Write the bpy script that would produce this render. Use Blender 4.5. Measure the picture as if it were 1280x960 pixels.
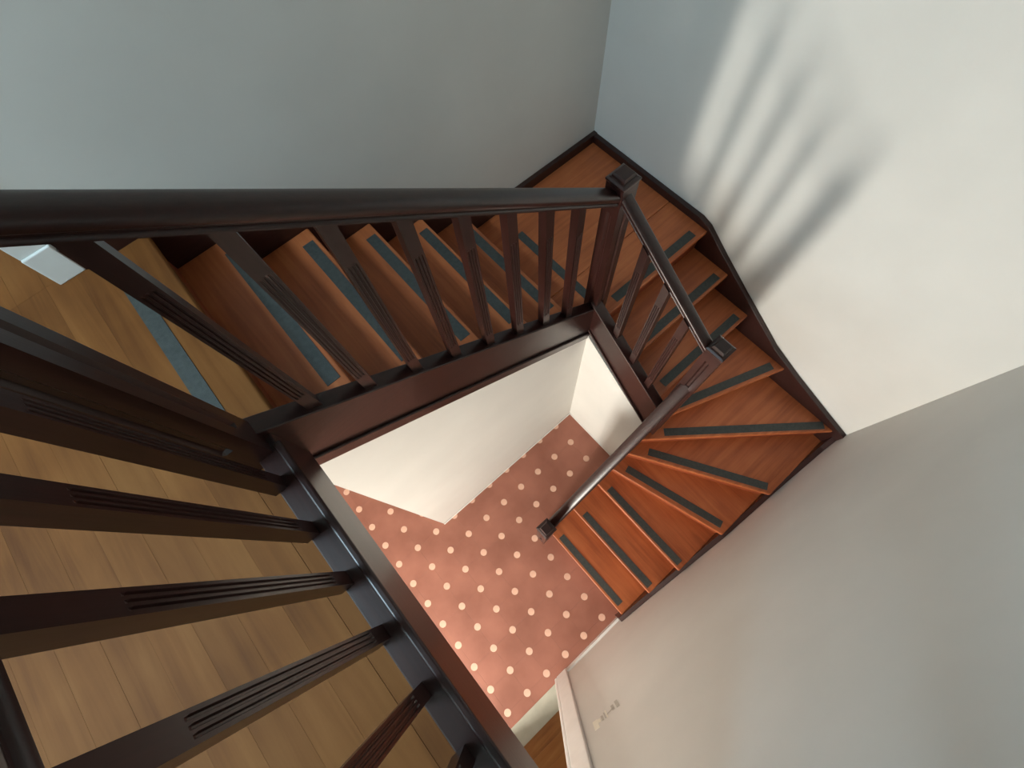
import bpy, bmesh, math, random
from mathutils import Matrix, Vector

# ------------------------------------------------------------------ reset
for o in list(bpy.data.objects):
    bpy.data.objects.remove(o, do_unlink=True)
scene = bpy.context.scene
COL = scene.collection
random.seed(7)

# ------------------------------------------------------------------ camera
# plan coordinates: u along the long flight (downhill), v along the short flight (downhill), z up; world = (u, -v, z)
RC = [[0.7520201120671316, -0.6572733900172273, -0.0495725914372122],
      [-0.6310343912980788, -0.6961875199062931, -0.34222585250940357],
      [0.1904241267423906, 0.2886427340190409, -0.9383091303256146]]
cam_d = bpy.data.cameras.new('camera')
cam_d.sensor_fit = 'HORIZONTAL'; cam_d.sensor_width = 36.0
cam_d.lens = 36.0 * 591.77 / 1280.0
cam_d.clip_start = 0.02
cam = bpy.data.objects.new('camera', cam_d); COL.objects.link(cam)
r0, r1, r2 = (Vector(r) for r in RC)
m = Matrix((r0, -r1, -r2)).transposed().to_4x4()
m.translation = Vector((0.847462, -1.689378, 4.277145))
cam.matrix_world = m
scene.camera = cam

# ------------------------------------------------------------------ world, view, daylight
world = bpy.data.worlds.new('world'); scene.world = world; world.use_nodes = True
wb = world.node_tree.nodes['Background']
wb.inputs[0].default_value = (0.62, 0.78, 1.0, 1); wb.inputs[1].default_value = 1.0
scene.view_settings.view_transform = 'Standard'; scene.view_settings.look = 'None'
scene.view_settings.gamma = 1.0; scene.view_settings.use_curve_mapping = False
scene.view_settings.exposure = 0.0

def daylight(name, u, v, z, wide, tall, power, color, aim):
    """daylight entering through a glazed opening; aim = plan direction into the room"""
    d = bpy.data.lights.new(name, 'AREA'); d.shape = 'RECTANGLE'
    d.size = wide; d.size_y = tall; d.energy = power; d.color = color
    o = bpy.data.objects.new(name, d); COL.objects.link(o)
    o.location = (u, -v, z)
    o.rotation_euler = Vector((aim[0], -aim[1], aim[2])).to_track_quat('-Z', 'Y').to_euler()
    return o
HALL_U, UP_U = -1.95, -2.4
SKY = (-2.0, -1.2, .25, 1.25)        # roof window over the landing: u0, u1, v0, v1
daylight('daylight_front_door', HALL_U - .032, 2.25, 1.16, .36, 1.60, 146, (1.0, .955, .865), (1, 0, 0))
daylight('daylight_roof_window', -1.6, .75, 5.66, .74, .94, 118, (.61, .85, 1.0), (0, 0, -1))

# ------------------------------------------------------------------ helpers
def link(o, parent=None):
    COL.objects.link(o)
    if parent is not None: o.parent = parent
    return o
def finish(name, bm, mat, parent=None, smooth=None, bevel=0, seg=2):
    bmesh.ops.remove_doubles(bm, verts=bm.verts, dist=1e-5)
    bmesh.ops.recalc_face_normals(bm, faces=bm.faces)
    if bevel:
        es = [e for e in bm.edges if len(e.link_faces) == 2 and e.calc_face_angle(0) > .5]
        bmesh.ops.bevel(bm, geom=es, offset=bevel, segments=seg, profile=.5, affect='EDGES', clamp_overlap=True)
    me = bpy.data.meshes.new(name); bm.to_mesh(me); bm.free()
    me.materials.append(mat)
    if smooth is not None:
        for p in me.polygons: p.use_smooth = True
        me.set_sharp_from_angle(angle=math.radians(smooth))
    return link(bpy.data.objects.new(name, me), parent)
def thing(name, label, cat, loc=(0, 0, 0), group=None, kind=None):
    o = bpy.data.objects.new(name, None); o.empty_display_size = .1
    link(o); tag(o, label, cat, group, kind); return o
def tag(o, label, cat=None, group=None, kind=None):
    o['label'] = label
    if cat: o['category'] = cat
    if group: o['group'] = group
    if kind: o['kind'] = kind
    return o
def box(bm, u0, u1, v0, v1, z0, z1):
    vs = [bm.verts.new((u, -v, z)) for z in (z0, z1) for u, v in ((u0, v0), (u1, v0), (u1, v1), (u0, v1))]
    for f in ((0, 1, 2, 3), (4, 5, 6, 7), (0, 1, 5, 4), (1, 2, 6, 5), (2, 3, 7, 6), (3, 0, 4, 7)):
        bm.faces.new([vs[i] for i in f])
def boxes(*bs):
    bm = bmesh.new()
    for b in bs: box(bm, *b)
    return bm
def loft(bm, rings, close=True):
    """rings of (u, v, z), all with the same count"""
    R_ = [[bm.verts.new((p[0], -p[1], p[2])) for p in r] for r in rings]
    n = len(R_[0])
    for a, b in zip(R_, R_[1:]):
        for i in range(n):
            bm.faces.new((a[i], a[(i + 1) % n], b[(i + 1) % n], b[i]))
    if close:
        bm.faces.new(R_[0]); bm.faces.new(R_[-1])
def plate(poly, z0, z1):
    """plan polygon (u, v) extruded in z"""
    bm = bmesh.new(); loft(bm, [[(u, v, z0) for u, v in poly], [(u, v, z1) for u, v in poly]]); return bm
def panel_v(poly, v0, v1, bm=None):
    """polygon (u, z) extruded along v"""
    bm = bm or bmesh.new(); loft(bm, [[(u, v0, z) for u, z in poly], [(u, v1, z) for u, z in poly]]); return bm
def panel_u(poly, u0, u1, bm=None):
    """polygon (v, z) extruded along u"""
    bm = bm or bmesh.new(); loft(bm, [[(u0, v, z) for v, z in poly], [(u1, v, z) for v, z in poly]]); return bm

# ------------------------------------------------------------------ materials
def S(r, g, b):
    f = lambda c: ((c / 255 + .055) / 1.055) ** 2.4 if c > 10 else c / 255 / 12.92
    return (f(r), f(g), f(b), 1)
def base_mat(name, rough=.5, spec=.5):
    mt = bpy.data.materials.new(name); mt.use_nodes = True
    nt = mt.node_tree; b = nt.nodes['Principled BSDF']
    b.inputs['Roughness'].default_value = rough
    b.inputs['Specular IOR Level'].default_value = spec
    return mt, nt, b
def node(nt, kind, **kw):
    n = nt.nodes.new(kind)
    for k, v in kw.items(): setattr(n, k, v)
    return n
def wood(name, cols, axis='u', rough=.35, scale=1.0, vary=.25, coat=0.0, bump=.05, spec=.5):
    mt, nt, b = base_mat(name, rough, spec); L = nt.links
    tc = node(nt, 'ShaderNodeTexCoord'); mp = node(nt, 'ShaderNodeMapping')
    st = {'u': (1.6, 26, 26), 'v': (26, 1.6, 26), 'z': (26, 26, 1.6)}[axis]
    mp.inputs['Scale'].default_value = [s * scale for s in st]
    oi = node(nt, 'ShaderNodeObjectInfo')
    add = node(nt, 'ShaderNodeVectorMath', operation='ADD')
    mul = node(nt, 'ShaderNodeMath', operation='MULTIPLY'); mul.inputs[1].default_value = 40
    L.new(oi.outputs['Random'], mul.inputs[0])
    L.new(tc.outputs['Object'], mp.inputs[0]); L.new(mp.outputs[0], add.inputs[0]); L.new(mul.outputs[0], add.inputs[1])
    n1 = node(nt, 'ShaderNodeTexNoise'); n1.inputs['Scale'].default_value = 1.4; n1.inputs['Detail'].default_value = 7; n1.inputs['Roughness'].default_value = .62
    n1.inputs['Distortion'].default_value = .6
    L.new(add.outputs[0], n1.inputs['Vector'])
    n2 = node(nt, 'ShaderNodeTexNoise'); n2.inputs['Scale'].default_value = 2.3; n2.inputs['Detail'].default_value = 3
    L.new(tc.outputs['Object'], n2.inputs['Vector'])
    cr = node(nt, 'ShaderNodeValToRGB')
    e = cr.color_ramp.elements; e[0].position = .30; e[0].color = cols[0]; e[1].position = .72; e[1].color = cols[-1]
    for i, c in enumerate(cols[1:-1]):
        x = e.new(.3 + .42 * (i + 1) / (len(cols) - 1)); x.color = c
    mx = node(nt, 'ShaderNodeMath', operation='MULTIPLY_ADD'); mx.inputs[1].default_value = .45
    sc = node(nt, 'ShaderNodeMath', operation='MULTIPLY'); sc.inputs[1].default_value = .55
    L.new(n1.outputs[0], sc.inputs[0]); L.new(n2.outputs[0], mx.inputs[0]); L.new(sc.outputs[0], mx.inputs[2])
    L.new(mx.outputs[0], cr.inputs[0])
    hv = node(nt, 'ShaderNodeHueSaturation')
    mr = node(nt, 'ShaderNodeMapRange'); mr.inputs['To Min'].default_value = 1 - vary; mr.inputs['To Max'].default_value = 1 + vary
    L.new(oi.outputs['Random'], mr.inputs[0]); L.new(mr.outputs[0], hv.inputs['Value']); L.new(cr.outputs[0], hv.inputs['Color'])
    L.new(hv.outputs[0], b.inputs['Base Color'])
    bp = node(nt, 'ShaderNodeBump'); bp.inputs['Strength'].default_value = bump; bp.inputs['Distance'].default_value = .004
    L.new(n1.outputs[0], bp.inputs['Height']); L.new(bp.outputs[0], b.inputs['Normal'])
    if coat:
        b.inputs['Coat Weight'].default_value = coat; b.inputs['Coat Roughness'].default_value = .22
    return mt
def mottled(name, c0, c1, rough=.8, scale=6, bump=.05, detail=6, vary=0, spec=.4, fine=0, world=False):
    mt, nt, b = base_mat(name, rough, spec); L = nt.links
    tc = node(nt, 'ShaderNodeTexCoord')
    n1 = node(nt, 'ShaderNodeTexNoise'); n1.inputs['Scale'].default_value = scale; n1.inputs['Detail'].default_value = detail
    geo = node(nt, 'ShaderNodeNewGeometry')
    vec = geo.outputs['Position'] if world else tc.outputs['Object']
    L.new(vec, n1.inputs['Vector'])
    cr = node(nt, 'ShaderNodeValToRGB'); e = cr.color_ramp.elements
    e[0].position = .32; e[0].color = c0; e[1].position = .68; e[1].color = c1
    L.new(n1.outputs[0], cr.inputs[0]); out = cr.outputs[0]
    if vary:
        oi = node(nt, 'ShaderNodeObjectInfo'); mr = node(nt, 'ShaderNodeMapRange')
        mr.inputs['To Min'].default_value = 1 - vary; mr.inputs['To Max'].default_value = 1 + vary
        hv = node(nt, 'ShaderNodeHueSaturation'); L.new(oi.outputs['Random'], mr.inputs[0])
        L.new(mr.outputs[0], hv.inputs['Value']); L.new(out, hv.inputs['Color']); out = hv.outputs[0]
    L.new(out, b.inputs['Base Color'])
    n2 = node(nt, 'ShaderNodeTexNoise'); n2.inputs['Scale'].default_value = fine or scale * 12; n2.inputs['Detail'].default_value = 4
    L.new(vec, n2.inputs['Vector'])
    bp = node(nt, 'ShaderNodeBump'); bp.inputs['Strength'].default_value = bump; bp.inputs['Distance'].default_value = .003
    L.new(n2.outputs[0], bp.inputs['Height']); L.new(bp.outputs[0], b.inputs['Normal'])
    return mt
DARK = [S(33, 16, 14), S(48, 24, 20), S(62, 31, 26)]
dark = {a: wood('mahogany_' + a, DARK, a, rough=.32, vary=.08, bump=.08, scale=1.6, spec=.42, coat=.2) for a in 'uvz'}
TREAD = [S(130, 65, 35), S(172, 95, 54), S(196, 117, 70)]
treadw = {a: wood('tread_wood_' + a, TREAD, a, rough=.42, vary=.06, scale=.8, spec=.4) for a in 'uv'}
riserw = {a: wood('riser_wood_' + a, [S(110, 48, 26), S(140, 66, 36), S(158, 80, 46)], a, rough=.5, vary=.06, scale=.8, spec=.35) for a in 'uv'}
PLANK = [S(84, 47, 20), S(119, 74, 36), S(138, 92, 49)]
plankw = wood('landing_plank_wood', PLANK, 'v', rough=.62, vary=.06, scale=.5, spec=.12)
plankr = wood('room_plank_wood', [S(120, 72, 34), S(160, 106, 58), S(182, 130, 78)], 'u', rough=.5, vary=.12, scale=.55, spec=.35)
paint = mottled('wall_paint', S(214, 212, 206), S(221, 219, 213), rough=.75, scale=2.2, bump=.06, fine=90)
ceilp = mottled('ceiling_paint', S(228, 228, 226), S(234, 234, 232), rough=.9, scale=3)
white = mottled('white_gloss_paint', S(224, 224, 220), S(232, 232, 228), rough=.4, scale=8, bump=.03)
terra = mottled('terracotta', S(138, 88, 72), S(162, 107, 90), rough=.5, scale=3.2, bump=.05, vary=.02, spec=.35, world=True)
dotm = mottled('pale_inlay', S(214, 172, 150), S(224, 184, 162), rough=.5, scale=20, vary=.03)
grout = mottled('grout', S(128, 78, 62), S(140, 88, 72), rough=.9, scale=30)
stone = mottled('threshold_stone', S(172, 168, 152), S(188, 184, 168), rough=.6, scale=9, bump=.05)
gripm = mottled('grip_tape', S(52, 56, 54), S(66, 70, 67), rough=.55, scale=60, bump=.3, fine=500, spec=.5)
glassm, _n, _b = base_mat('window_glass', .02); _b.inputs['Transmission Weight'].default_value = 1; _b.inputs['IOR'].default_value = 1.0
scuffd = mottled('scuff_dark', S(176, 172, 162), S(190, 186, 176), rough=.9, scale=60)
scuffl = mottled('filler_light', S(232, 228, 214), S(238, 234, 220), rough=.9, scale=60)

# ------------------------------------------------------------------ dimensions
H = .187
def Z(k):                       # tread levels: 0 landing .. 5, 7 the quarter landing .. 16 the first step
    return (17 - k) * H if k >= 7 else 10 * H + (6 - k) * H
LZ = Z(0)                       # 2.992
U, V = 2.88, 2.468
CEIL = 5.6

# ------------------------------------------------------------------ setting
def struct(name, bm, mat, label, cat):
    return tag(finish(name, bm, mat), label, cat, kind='structure')
struct('wall_long_flight', boxes((.229, U + .1, -.12, 0, -.1, CEIL), (UP_U - .12, -.6, -.12, 0, -.1, CEIL), (-.6, .229, -.12, 0, LZ + 2.05, CEIL), (-.6, .229, -.12, 0, -.1, LZ - .03)),
       paint, 'pale blue-grey painted wall above the long upper flight of stairs', 'wall')
struct('wall_short_flight', boxes((U, U + .1, 0, V + .15, -.1, CEIL)), paint,
       'off-white wall with soft baluster shadows above the short flight', 'wall')
wall_c = struct('wall_bottom_flight', boxes((.365, U, V, V + .15, -.1, CEIL), (UP_U, -.45, V, V + .15, -.1, CEIL), (-.45, .365, V, V + .15, 2.05, CEIL)), paint,
       'plain grey painted wall beside the lowest winding steps, ending at a white doorway', 'wall')
# small patched scuffs on that wall
def scuff(pts, mat):
    finish('scuff_mark', panel_v(pts, V - .0012, V + .002), mat, wall_c)
def quad(u, z, w, h, s=0): return [(u - w / 2, z - h / 2), (u + w / 2, z - h / 2 + s), (u + w / 2, z + h / 2 + s), (u - w / 2, z + h / 2)]
scuff(quad(.655, 1.455, .016, .075, .01), scuffd); scuff(quad(.683, 1.46, .018, .10, .01), scuffd)
scuff(quad(.583, 1.45, .012, .07, .01), scuffd); scuff(quad(.600, 1.45, .006, .085, .01), scuffd)
scuff(quad(.636, 1.47, .05, .012, .0), scuffd)
scuff(quad(.540, 1.45, .03, .12, .015), scuffl); scuff(quad(.562, 1.44, .016, .05, .015), scuffl); scuff(quad(.611, 1.455, .008, .11, .0), scuffl)

struct('wall_understairs_long', panel_v([(.417, 0), (1.975, 0), (1.975, 1.62), (.52, 2.63), (.417, 2.765)], .90, .953),
       paint, 'white wall closing in the space under the long flight, with a free end', 'wall')
struct('wall_understairs_short', panel_u([(.953, 0), (1.60, 0), (1.60, 1.16), (.953, 1.66)], 1.926, 1.975),
       paint, 'bright white wall under the short flight at the back of the well', 'wall')
struct('wall_under_bottom_flight', panel_v([(1.10, 0), (1.975, 0), (1.975, .95), (1.10, .10)], 1.565, 1.605), paint,
       'low white wall closing the side of the bottom flight', 'wall')
struct('wall_hall_end', boxes((HALL_U - .1, HALL_U, 0, 1.75, -.1, 2.77), (HALL_U - .1, HALL_U, 1.75, V, 2.15, 2.77)), paint,
       'hall end wall around the front door under the landing', 'wall')
struct('wall_landing_end', boxes((UP_U - .1, UP_U, 0, V, LZ - .2, CEIL)), paint, 'upstairs end wall at the far side of the landing', 'wall')
struct('wall_door_recess', boxes((-.72, -.6, -.40, -.12, LZ - .2, CEIL), (.229, .35, -.40, -.12, LZ - .2, CEIL), (-.6, .229, -.40, -.12, LZ + 2.05, CEIL)), paint,
       'deep wall recess around the upstairs door', 'wall')
struct('wall_back_room', boxes((-1.2, -1.1, V + .15, 4.0, -.1, 2.5), (1.3, 1.4, V + .15, 4.0, -.1, 2.5), (-1.2, 1.4, 4.0, 4.1, -.1, 2.5), (-1.2, 1.4, V + .15, 4.0, 2.5, 2.6)), paint,
       'walls of the room behind the downstairs doorway', 'wall')
struct('ceiling', boxes((UP_U - .1, SKY[0], -.40, V + .15, CEIL, CEIL + .1), (SKY[1], U + .1, -.40, V + .15, CEIL, CEIL + .1), (SKY[0], SKY[1], -.40, SKY[2], CEIL, CEIL + .1), (SKY[0], SKY[1], SKY[3], V + .15, CEIL, CEIL + .1)), ceilp, 'white ceiling over the stairwell and landing', 'ceiling')
struct('ceiling_hall', boxes((HALL_U - .1, .44, -.0, V, 2.77, LZ - .03), (UP_U, HALL_U - .1, 0, V, 2.77, LZ - .03), (-.72, .35, -.40, 0, 2.77, LZ - .03)), ceilp,
       'white underside of the upper landing over the hall', 'ceiling')

# hall floor: terracotta tiles with round pale inlays at the corners
S0, OU, OV = .20238, -.0799, .35254
floor = struct('floor', boxes((HALL_U - .1, U, 0, V, -.1, -.0115)), grout, 'terracotta tiled hall floor with small round pale inlays', 'floor')
RD, GAP = .0275, .00025
def tile_mesh():
    h_ = S0 / 2 - GAP; r = RD + GAP * 2; pts = []
    for cx, cy, a0 in ((S0 / 2, S0 / 2, 270), (-S0 / 2, S0 / 2, 360), (-S0 / 2, -S0 / 2, 90), (S0 / 2, -S0 / 2, 180)):
        for k in range(7):
            a = math.radians(a0 - 90 * k / 6)
            x = cx + r * math.cos(a); y = cy + r * math.sin(a)
            pts.append((max(-h_, min(h_, x)), max(-h_, min(h_, y))))
    bm = plate(pts, -.012, 0); bmesh.ops.recalc_face_normals(bm, faces=bm.faces)
    me = bpy.data.meshes.new('tile'); bm.to_mesh(me); bm.free(); me.materials.append(terra); return me
def dot_mesh():
    bm = plate([(RD * math.cos(2 * math.pi * k / 16), RD * math.sin(2 * math.pi * k / 16)) for k in range(16)], -.012, .0004)
    bmesh.ops.recalc_face_normals(bm, faces=bm.faces)
    me = bpy.data.meshes.new('inlay'); bm.to_mesh(me); bm.free(); me.materials.append(dotm); return me
tm, dm = tile_mesh(), dot_mesh()
def in_hall(u, v, e=0):
    return (HALL_U - e < u < 1.926 + e and .90 - e < v < V + e) or (HALL_U - e < u < .47 + e and -e < v < .95)
for j in range(-10, 12):
    for i in range(-3, 12):
        u, v = OU + j * S0, OV + i * S0
        if in_hall(u, v, .005):
            o = link(bpy.data.objects.new('inlay', dm), floor); o.location = (u, -v, 0)
        uc, vc = u + S0 / 2, v + S0 / 2
        if in_hall(uc, vc, .101):
            o = link(bpy.data.objects.new('tile', tm), floor); o.location = (uc, -vc, random.uniform(-.0004, 0))
struct('floor_threshold', boxes((-.45, .365, V + .003, V + .15, -.05, .004)), stone, 'pale stone threshold in the downstairs doorway', 'threshold')

def planks(name, label, u0, u1, v0, v1, z, width, along, mat, start=None):
    par = struct(name, boxes((u0, u1, v0, v1, z - .03, z - .014)), mat, label, 'floor')
    if along == 'v':
        e = start
        while e > u0 + .001:
            a = max(u0, e - width); v = v0 - random.uniform(0, 1.0)
            while v < v1:
                w = v + random.uniform(1.6, 2.6)
                lo, hi = max(v, v0), min(w, v1)
                if hi - lo > .03:
                    finish('plank', boxes((a + .00025, min(e, u1) - .00025, lo + .0002, hi - .0002, z - .0139, z + random.uniform(-.0006, 0))), mat, par)
                v = w
            e -= width
    else:
        e = v0
        while e < v1 - .001:
            b = min(v1, e + width); u = u0 - random.uniform(0, .8)
            while u < u1:
                w = u + random.uniform(.8, 1.5); lo, hi = max(u, u0), min(w, u1)
                if hi - lo > .03:
                    finish('plank', boxes((lo + .0006, hi - .0006, e + .0006, b - .0006, z - .0139, z + random.uniform(-.0006, 0))), mat, par)
                u = w
            e += width
    return par
PW = .0993
lf = planks('floor_landing', 'honey-brown plank floor of the upper landing behind the balusters', -.906, .384, .0, V, LZ, PW, 'v', plankw, .3835)
finish('plank', boxes((.3845, .44, .957, V, LZ - .03, LZ - .0003)), plankw, lf)
struct('floor_landing_end', boxes((UP_U, -.9066, 0, V, LZ - .03, LZ - .001)), plankw, 'far end of the upper landing floor by the window', 'floor')
planks('floor_door_recess', 'plank floor running into the upstairs door recess', -.6, .229, -.35, 0, LZ, PW, 'v', plankw, .2842)
planks('floor_back_room', 'plank floor of the room beyond the stone threshold', -1.1, 1.3, V + .15, 4.0, 0, .11, 'u', plankr)

# doors, windows, trims
t1 = thing('trim_1', 'white door casing on the plinth block beside the top of the stairs', 'door casing', kind='structure')
finish('casing', boxes((.229, .315, .0005, .022, LZ + .13, LZ + 2.13), (-.69, -.6, .0005, .022, LZ, LZ + 2.13), (-.6, .229, .0005, .022, LZ + 2.05, LZ + 2.13)), white, t1, bevel=.003)
finish('plinth', boxes((.229, .32, .0005, .03, LZ, LZ + .13)), white, t1, bevel=.004)
t2 = thing('trim_2', 'white door casing at the end of the grey wall downstairs', 'door casing', kind='structure')
finish('casing', boxes((.367, .465, V - .024, V - .0005, 0, 2.15), (-.54, -.45, V - .024, V - .0005, 0, 2.15), (-.45, .367, V - .024, V - .0005, 2.05, 2.15)), white, t2, bevel=.006, seg=3)
finish('lining', boxes((.345, .365, V - .022, V + .15, 0.004, 2.05)), white, t2, bevel=.004)
bb = struct('baseboard_bottom_flight', panel_v([(.465, 0), (1.03, 0), (1.03, .075), (.465, .075)], V - .018, V - .0005), white, 'low white baseboard between the first step and the doorway', 'baseboard')
struct('baseboard_understairs', panel_u([(.956, 0), (1.59, 0), (1.59, .012), (.956, .012)], 1.918, 1.9255, panel_v([(.417, 0), (1.9255, 0), (1.9255, .012), (.417, .012)], .9565, .964)), white,
       'thin white bead along the foot of the understairs wall', 'baseboard')
w1 = thing('window_1', 'white framed roof window in the ceiling over the landing', 'window', kind='structure')
a0, a1, c0, c1 = SKY
finish('window_frame', boxes((a0, a0 + .03, c0, c1, CEIL - .01, CEIL + .1), (a1 - .03, a1, c0, c1, CEIL - .01, CEIL + .1), (a0 + .03, a1 - .03, c0, c0 + .03, CEIL - .01, CEIL + .1), (a0 + .03, a1 - .03, c1 - .03, c1, CEIL - .01, CEIL + .1)), white, w1)
d2 = thing('door_2', 'white door closed in the upstairs recess', 'door', kind='structure')
dl = finish('door_leaf', boxes((-.6, .229, -.40, -.35, LZ, LZ + 2.05)), white, d2)
finish('door_panel', boxes((-.50, .13, -.352, -.342, LZ + .15, LZ + .85)), white, dl, bevel=.004)
finish('door_panel', boxes((-.50, .13, -.352, -.342, LZ + 1.0, LZ + 1.92)), white, dl, bevel=.004)
d1 = thing('door_1', 'white front door with a tall glazed strip at the hall end', 'door', kind='structure')
finish('door_leaf', boxes((HALL_U - .07, HALL_U - .035, 1.75, 2.06, 0, 2.15), (HALL_U - .07, HALL_U - .035, 2.45, V, 0, 2.15), (HALL_U - .07, HALL_U - .035, 2.06, 2.45, 0, .35), (HALL_U - .07, HALL_U - .035, 2.06, 2.45, 1.97, 2.15)), white, d1)

# ------------------------------------------------------------------ staircase
st = thing('staircase', 'wooden staircase turning around the well with dark strings and black grip strips', 'staircase')
TT = .034                        # tread thickness
def tread(k, poly, axis, strip=None, mat=None):
    o = finish('tread', plate(poly, Z(k) - TT, Z(k)), mat or treadw[axis], st, bevel=.008, seg=3)
    if strip:
        (ua, va), (ub, vb) = strip
        d = Vector((ub - ua, vb - va)).normalized(); n = Vector((-d.y, d.x)) * .026
        pl = [(ua + n.x, va + n.y), (ub + n.x, vb + n.y), (ub - n.x, vb - n.y), (ua - n.x, va - n.y)]
        s = finish('grip_strip', plate(pl, Z(k) - .001, Z(k) + .0022), gripm, o)
        if k == 0: s['label'] = 'black grip strip'
    return o
def riser(a, b, ztop, zbot, axis):
    """board under the nosing line a-b, moved .03 uphill (to the left of a->b in the plan)"""
    d = Vector((b[0] - a[0], b[1] - a[1])).normalized(); n = Vector((d.y, -d.x))
    q = lambda p, s: (p[0] + n.x * s, p[1] + n.y * s)
    finish('riser', plate([q(a, .026), q(b, .026), q(b, .044), q(a, .044)], zbot - .01, ztop - TT), riserw[axis], st)
VI, VO = .90, .03                # flight 1 between inner string and wall string
N1 = {0: .537, 1: .750, 2: 1.000, 3: 1.256, 4: 1.520, 5: 1.775}
tread(0, [(.385, VO), (N1[0], VO), (N1[0], VI), (.385, VI)], 'v', ((.405, .12), (.405, .86)), plankw)
strips1 = {1: .705, 2: .955, 3: 1.213, 4: 1.477, 5: 1.727}
for k in range(1, 6):
    tread(k, [(N1[k - 1] - .045, VO), (N1[k], VO), (N1[k], VI), (N1[k - 1] - .045, VI)], 'v', ((strips1[k], .105), (strips1[k], .825)))
for k in range(0, 6):
    zb = Z(k + 1) if k < 5 else Z(7)
    riser((N1[k], VI), (N1[k], VO), Z(k), zb, 'v')
# quarter landing: two boards
UI, UO = 1.985, 2.855
NV = {7: 1.002, 8: 1.251, 9: 1.501}
ql = tread(7, [(N1[5] - .045, VO), (UO, VO), (UO, .6995), (2.53, .6995), (2.53, .6995), (N1[5] - .045, .6995)], 'u', None)
tread(7, [(N1[5] - .045, .7005), (UO, .7005), (UO, NV[7]), (UI, NV[7]), (UI, VI), (N1[5] - .045, VI)], 'u', ((2.11, .952), (2.772, .952)), )
finish('grip_strip', plate([(1.988, .24), (2.038, .24), (2.038, .86), (1.988, .86)], Z(7) - .001, Z(7) + .0022), gripm, ql)
riser((UI, NV[7]), (UO, NV[7]), Z(7), Z(8), 'u')
tread(8, [(UI, NV[7] - .045), (UO, NV[7] - .045), (UO, NV[8]), (UI, NV[8])], 'u', ((2.12, 1.208), (2.79, 1.208)))
riser((UI, NV[8]), (UO, NV[8]), Z(8), Z(9), 'u')
tread(9, [(UI, NV[8] - .045), (UO, NV[8] - .045), (UO, NV[9]), (UI, NV[9])], 'u', ((2.10, 1.456), (2.79, 1.456)))
riser((UI, NV[9]), (UO, NV[9]), Z(9), Z(10), 'u')
VB, VC = 1.60, 2.434             # flight 3 between inner string and wall
NO = {10: ((1.985, 1.594), (2.855, 1.903)), 11: ((1.8625, VB), (2.855, 2.408)), 12: ((1.785, VB), (2.296, VC)), 13: ((1.670, VB), (1.915, VC)),
      14: ((1.551, VB), (1.551, VC)), 15: ((1.304, VB), (1.304, VC)), 16: ((1.057, VB), (1.057, VC))}
tread(10, [NO[10][0], NO[10][1], (UO, NV[9] - .045), (UI, NV[9] - .045)], 'u', ((2.15, 1.603), (2.803, 1.83)))
tread(11, [NO[11][0], NO[11][1], (UO, 1.85), (1.99, 1.545), (1.90, 1.58)], 'u', ((2.02, 1.668), (2.835, 2.335)))
tread(12, [NO[12][0], NO[12][1], (UO, VC), (UO, 2.35), (1.935, 1.60)], 'u', ((1.905, 1.69), (2.325, 2.388)))
tread(13, [NO[13][0], NO[13][1], (2.36, VC), (1.85, VB)], 'v', ((1.755, 1.672), (1.963, 2.385)))
tread(14, [NO[14][0], NO[14][1], (1.968, VC), (1.722, VB)], 'v', ((1.594, 1.69), (1.594, 2.40)))
tread(15, [NO[15][0], NO[15][1], (1.60, VC), (1.60, VB)], 'v', ((1.347, 1.70), (1.347, 2.398)))
tread(16, [NO[16][0], NO[16][1], (1.352, VC), (1.352, VB)], 'v', ((1.103, 1.704), (1.103, 2.372)))
for k in range(10, 17):
    riser(NO[k][0], NO[k][1], Z(k), Z(k + 1), 'u' if k < 12 else 'v')

# wall strings (dark boards against the walls)
def wall_string(bm, label):
    o = finish('wall_string', bm, dark['u'], st, bevel=.003); o['label'] = label
A_ = [(.32, LZ + .105), (.44, LZ + .095), (.56, 3.03), (1.93, 1.95), (2.05, 1.937), (U, 1.925)]
wall_string(panel_v([(u, z) for u, z in A_] + [(U, 1.70), (1.8, 1.70), (.45, 2.70), (.32, 2.75)], .001, VO + .002), 'dark mahogany wall string of the long flight')
B_ = [(0.03, 1.921), (.93, 1.921), (1.00, 1.900), (1.173, 1.781), (1.405, 1.630), (1.762, 1.405), (1.996, 1.306), (2.239, 1.219), (V, 1.140)]
wall_string(panel_u(B_ + [(V, .75), (1.9, .95), (1.0, 1.5), (.03, 1.70)], UO - .010, U - .001), 'dark mahogany wall string of the short flight')
C_ = [(2.86, 1.075), (2.768, 1.005), (2.361, .835), (1.931, .69), (1.602, .50), (1.314, .335), (1.02, .195)]
wall_string(panel_v(C_ + [(1.02, .0), (1.3, 0), (1.9, .30), (2.86, .70)], V - .036, V - .001), 'dark mahogany wall string of the bottom flight')
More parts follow.
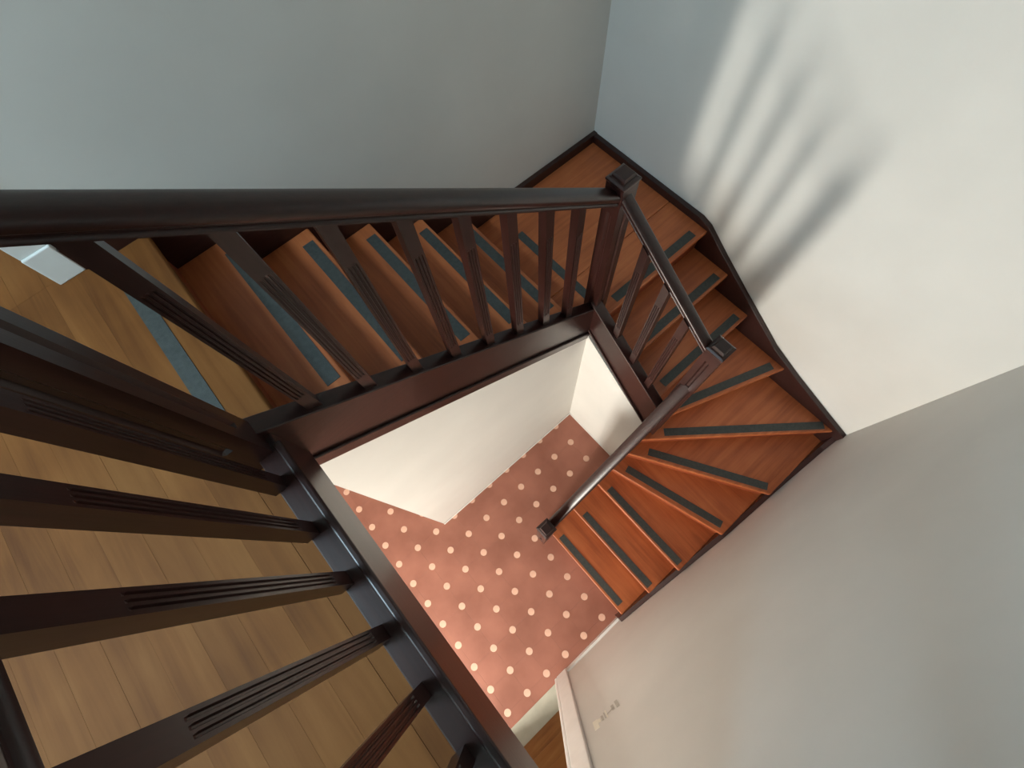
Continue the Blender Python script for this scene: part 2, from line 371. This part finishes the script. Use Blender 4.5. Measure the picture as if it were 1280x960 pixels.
# inner strings
sl1 = .7165
zt1 = lambda u: 3.060 - .755 * (u - .495)
zb1 = lambda u: 2.640 - .700 * (u - .473)
def inner_string(bm, label, axis='u'):
    o = finish('inner_string', bm, dark[axis], st, bevel=.004); o['label'] = label; return o
s1 = inner_string(panel_v([(.470, zt1(.470)), (1.96, zt1(1.96)), (1.96, zb1(1.96)), (.470, zb1(.470))], .898, .960), 'dark mahogany string of the long flight facing the well')
finish('moulding', panel_v([(.450, zb1(.450) + .112), (1.95, zb1(1.95) + .092), (1.95, zb1(1.95) + .070), (.450, zb1(.450) + .088)], .959, .972), dark['u'], s1, bevel=.004)
zt2 = lambda v: 1.985 - .72 * (v - .975)
zb2 = lambda v: 1.685 - .86 * (v - .975)
s2 = inner_string(panel_u([(.93, zt2(.93)), (1.60, zt2(1.60)), (1.60, zb2(1.60)), (.93, zb2(.93))], 1.926, 1.988), 'dark mahogany string of the short flight facing the well', 'v')
finish('moulding', panel_u([(.96, zb2(.96) + .055), (1.59, zb2(1.59) + .055), (1.59, zb2(1.59) + .035), (.96, zb2(.96) + .035)], 1.914, 1.927), dark['v'], s2, bevel=.004)
inner_string(panel_v([(1.03, .26), (1.95, 1.36), (1.95, 1.0), (1.03, .0)], 1.560, 1.606), 'dark mahogany string of the bottom flight')

# ------------------------------------------------------------------ balustrades
def section(hw, ng, depth, span, faces):
    """square section with ng grooves per face; returns (plain, grooved) point lists with equal counts"""
    plain, groove = [], []
    xs = []
    if ng:
        w = 2 * span / (ng * 1.0); g = w * .62
        for i in range(ng):
            c = -span + w * (i + .5)
            xs += [(c - g / 2, 0), (c - g * .22, 1), (c + g * .22, 1), (c + g / 2, 0)]
    for s in range(4):
        pts = [(-hw, 0)] + xs
        for t, dpt in pts:
            for lst, dd in ((plain, 0), (groove, dpt * depth if s % 2 in faces else 0)):
                x, y = t, -(hw - dd)
                for _ in range(s): x, y = -y, x
                lst.append((x, y))
    return plain, groove
def post_rings(cu, cv, z0, z1, hw, ng, depth, span, g0, g1, slope=(0, 0), faces=(0, 1)):
    pl, gr = section(hw, ng, depth, span, faces)
    su, sv = slope
    ring = lambda sec, z, k: [(cu + x, cv + y, z + k * (su * x + sv * y)) for x, y in sec]
    return [ring(pl, z0, 1), ring(pl, g0, 0), ring(gr, g0 + .010, 0), ring(gr, g1 - .010, 0), ring(pl, g1, 0), ring(pl, z1, 1)]
BH = .019
def baluster(par, cu, cv, z0, z1, face, slope=(0, 0)):
    bm = bmesh.new()
    loft(bm, post_rings(cu, cv, z0, z1, BH, 3, .0042, .0150, z0 + .095, z1 - .15, slope, (1,) if face == 'u' else (0,)))
    return finish('baluster', bm, dark['z'], par)
def newel(par, cu, cv, z0, z1, g0, g1, hw=.042):
    bm = bmesh.new(); top = z1 - .038
    loft(bm, post_rings(cu, cv, z0, top, hw, 1, .009, .020, g0, g1))
    o = finish('newel_post', bm, dark['z'], par)
    bm = bmesh.new(); c = []
    for a, z in ((hw + .001, top - .002), (hw + .004, top + .006), (hw + .004, top + .014), (hw - .004, top + .020), (hw - .011, top + .022), (hw - .012, top + .030), (hw - .017, top + .038)):
        c.append([(cu - a, cv - a, z), (cu + a, cv - a, z), (cu + a, cv + a, z), (cu - a, cv + a, z)])
    loft(bm, c); finish('newel_cap', bm, dark['u'], o)
    return o
HALF = [(0, .0650), (.012, .0645), (.023, .0625), (.030, .0590), (.0345, .0535), (.036, .047), (.0355, .032), (.032, .0265), (.028, .0235), (.0275, .0185), (.0305, .0160), (.0325, .0115), (.0315, .004), (.026, 0)]
PROF = HALF + [(-x, z) for x, z in reversed(HALF[1:])]
def handrail(par, a, b, axis, sx=1.0, sz=1.0):
    """a, b: (u, v, z of the underside)"""
    d = Vector((b[0] - a[0], b[1] - a[1])).normalized(); n = (-d.y, d.x)
    ring = lambda p: [(p[0] + n[0] * x * sx, p[1] + n[1] * x * sx, p[2] + z * sz) for x, z in PROF]
    bm = bmesh.new(); loft(bm, [ring(a), ring(b)])
    return finish('handrail', bm, dark[axis], par, smooth=40)
# landing guard
lb = thing('landing_balustrade', 'dark wooden guard with square fluted balusters along the edge of the plank landing', 'balustrade')
zr = 3.855
finish('base_string', panel_u([(.90, LZ + .038), (V - .001, LZ + .038), (V - .001, 2.775), (.957, 2.775), (.957, 2.90), (.90, 2.90)], .440, .505), dark['v'], lb, bevel=.004)
finish('edge_moulding', panel_u([(1.0, LZ + .030), (V - .001, LZ + .030), (V - .001, LZ + .052), (1.0, LZ + .052)], .497, .520), dark['v'], lb, bevel=.007, seg=3)
newel(lb, .437, .965, 2.80, 4.02, 3.16, 3.78, .050)
for i in range(9):
    v = 1.104 + .1575 * i
    if v < V - .05: baluster(lb, .447, v, LZ + .036, zr + .01, 'u')
handrail(lb, (.435, 1.01, zr), (.435, V - .001, zr), 'v')
# long flight
b1 = thing('stair_balustrade', 'long dark handrail and fluted balusters sloping along the upper flight', 'balustrade')
zr1 = lambda u: 3.758 - .752 * (u - .616)
newel(b1, 1.986, .915, 1.60, 2.885, 1.95, 2.70, .044)
for i in range(8):
    u = .632 + .1585 * i
    baluster(b1, u, .925, zt1(u) - .004, zr1(u) + .012, 'v', (-.755, 0))
handrail(b1, (.480, .918, zr1(.480)), (1.945, .918, zr1(1.945)), 'u')
# short flight
b2 = thing('stair_balustrade', 'short dark handrail with three balusters between two newels beside the turn', 'balustrade')
zr2 = lambda v: 2.741 - .71 * (v - .984)
newel(b2, 1.992, 1.588, 1.05, 2.425, 1.62, 2.31)
for v in (1.122, 1.270, 1.415):
    baluster(b2, 1.964, v, zt2(v) - .004, zr2(v) + .012, 'u', (0, -.72))
handrail(b2, (1.976, .957, zr2(.957)), (1.976, 1.548, zr2(1.548)), 'v', .76, .74)
# bottom flight
b3 = thing('stair_balustrade', 'steep dark handrail ending at the newel on the tiled hall floor', 'balustrade')
newel(b3, 1.000, 1.608, 0, 1.245, .25, 1.0)
zr3 = lambda u: .985 + (1.93 - .985) * (u - 1.04) / (1.95 - 1.04)
zs3 = lambda u: .26 + 1.196 * (u - 1.03)
for i in range(5):
    u = 1.17 + .155 * i
    baluster(b3, u, 1.585, zs3(u) - .01, zr3(u) + .012, 'v', (1.196, 0))
handrail(b3, (1.035, 1.603, zr3(1.035)), (1.955, 1.586, zr3(1.955)), 'u', .9, .9)
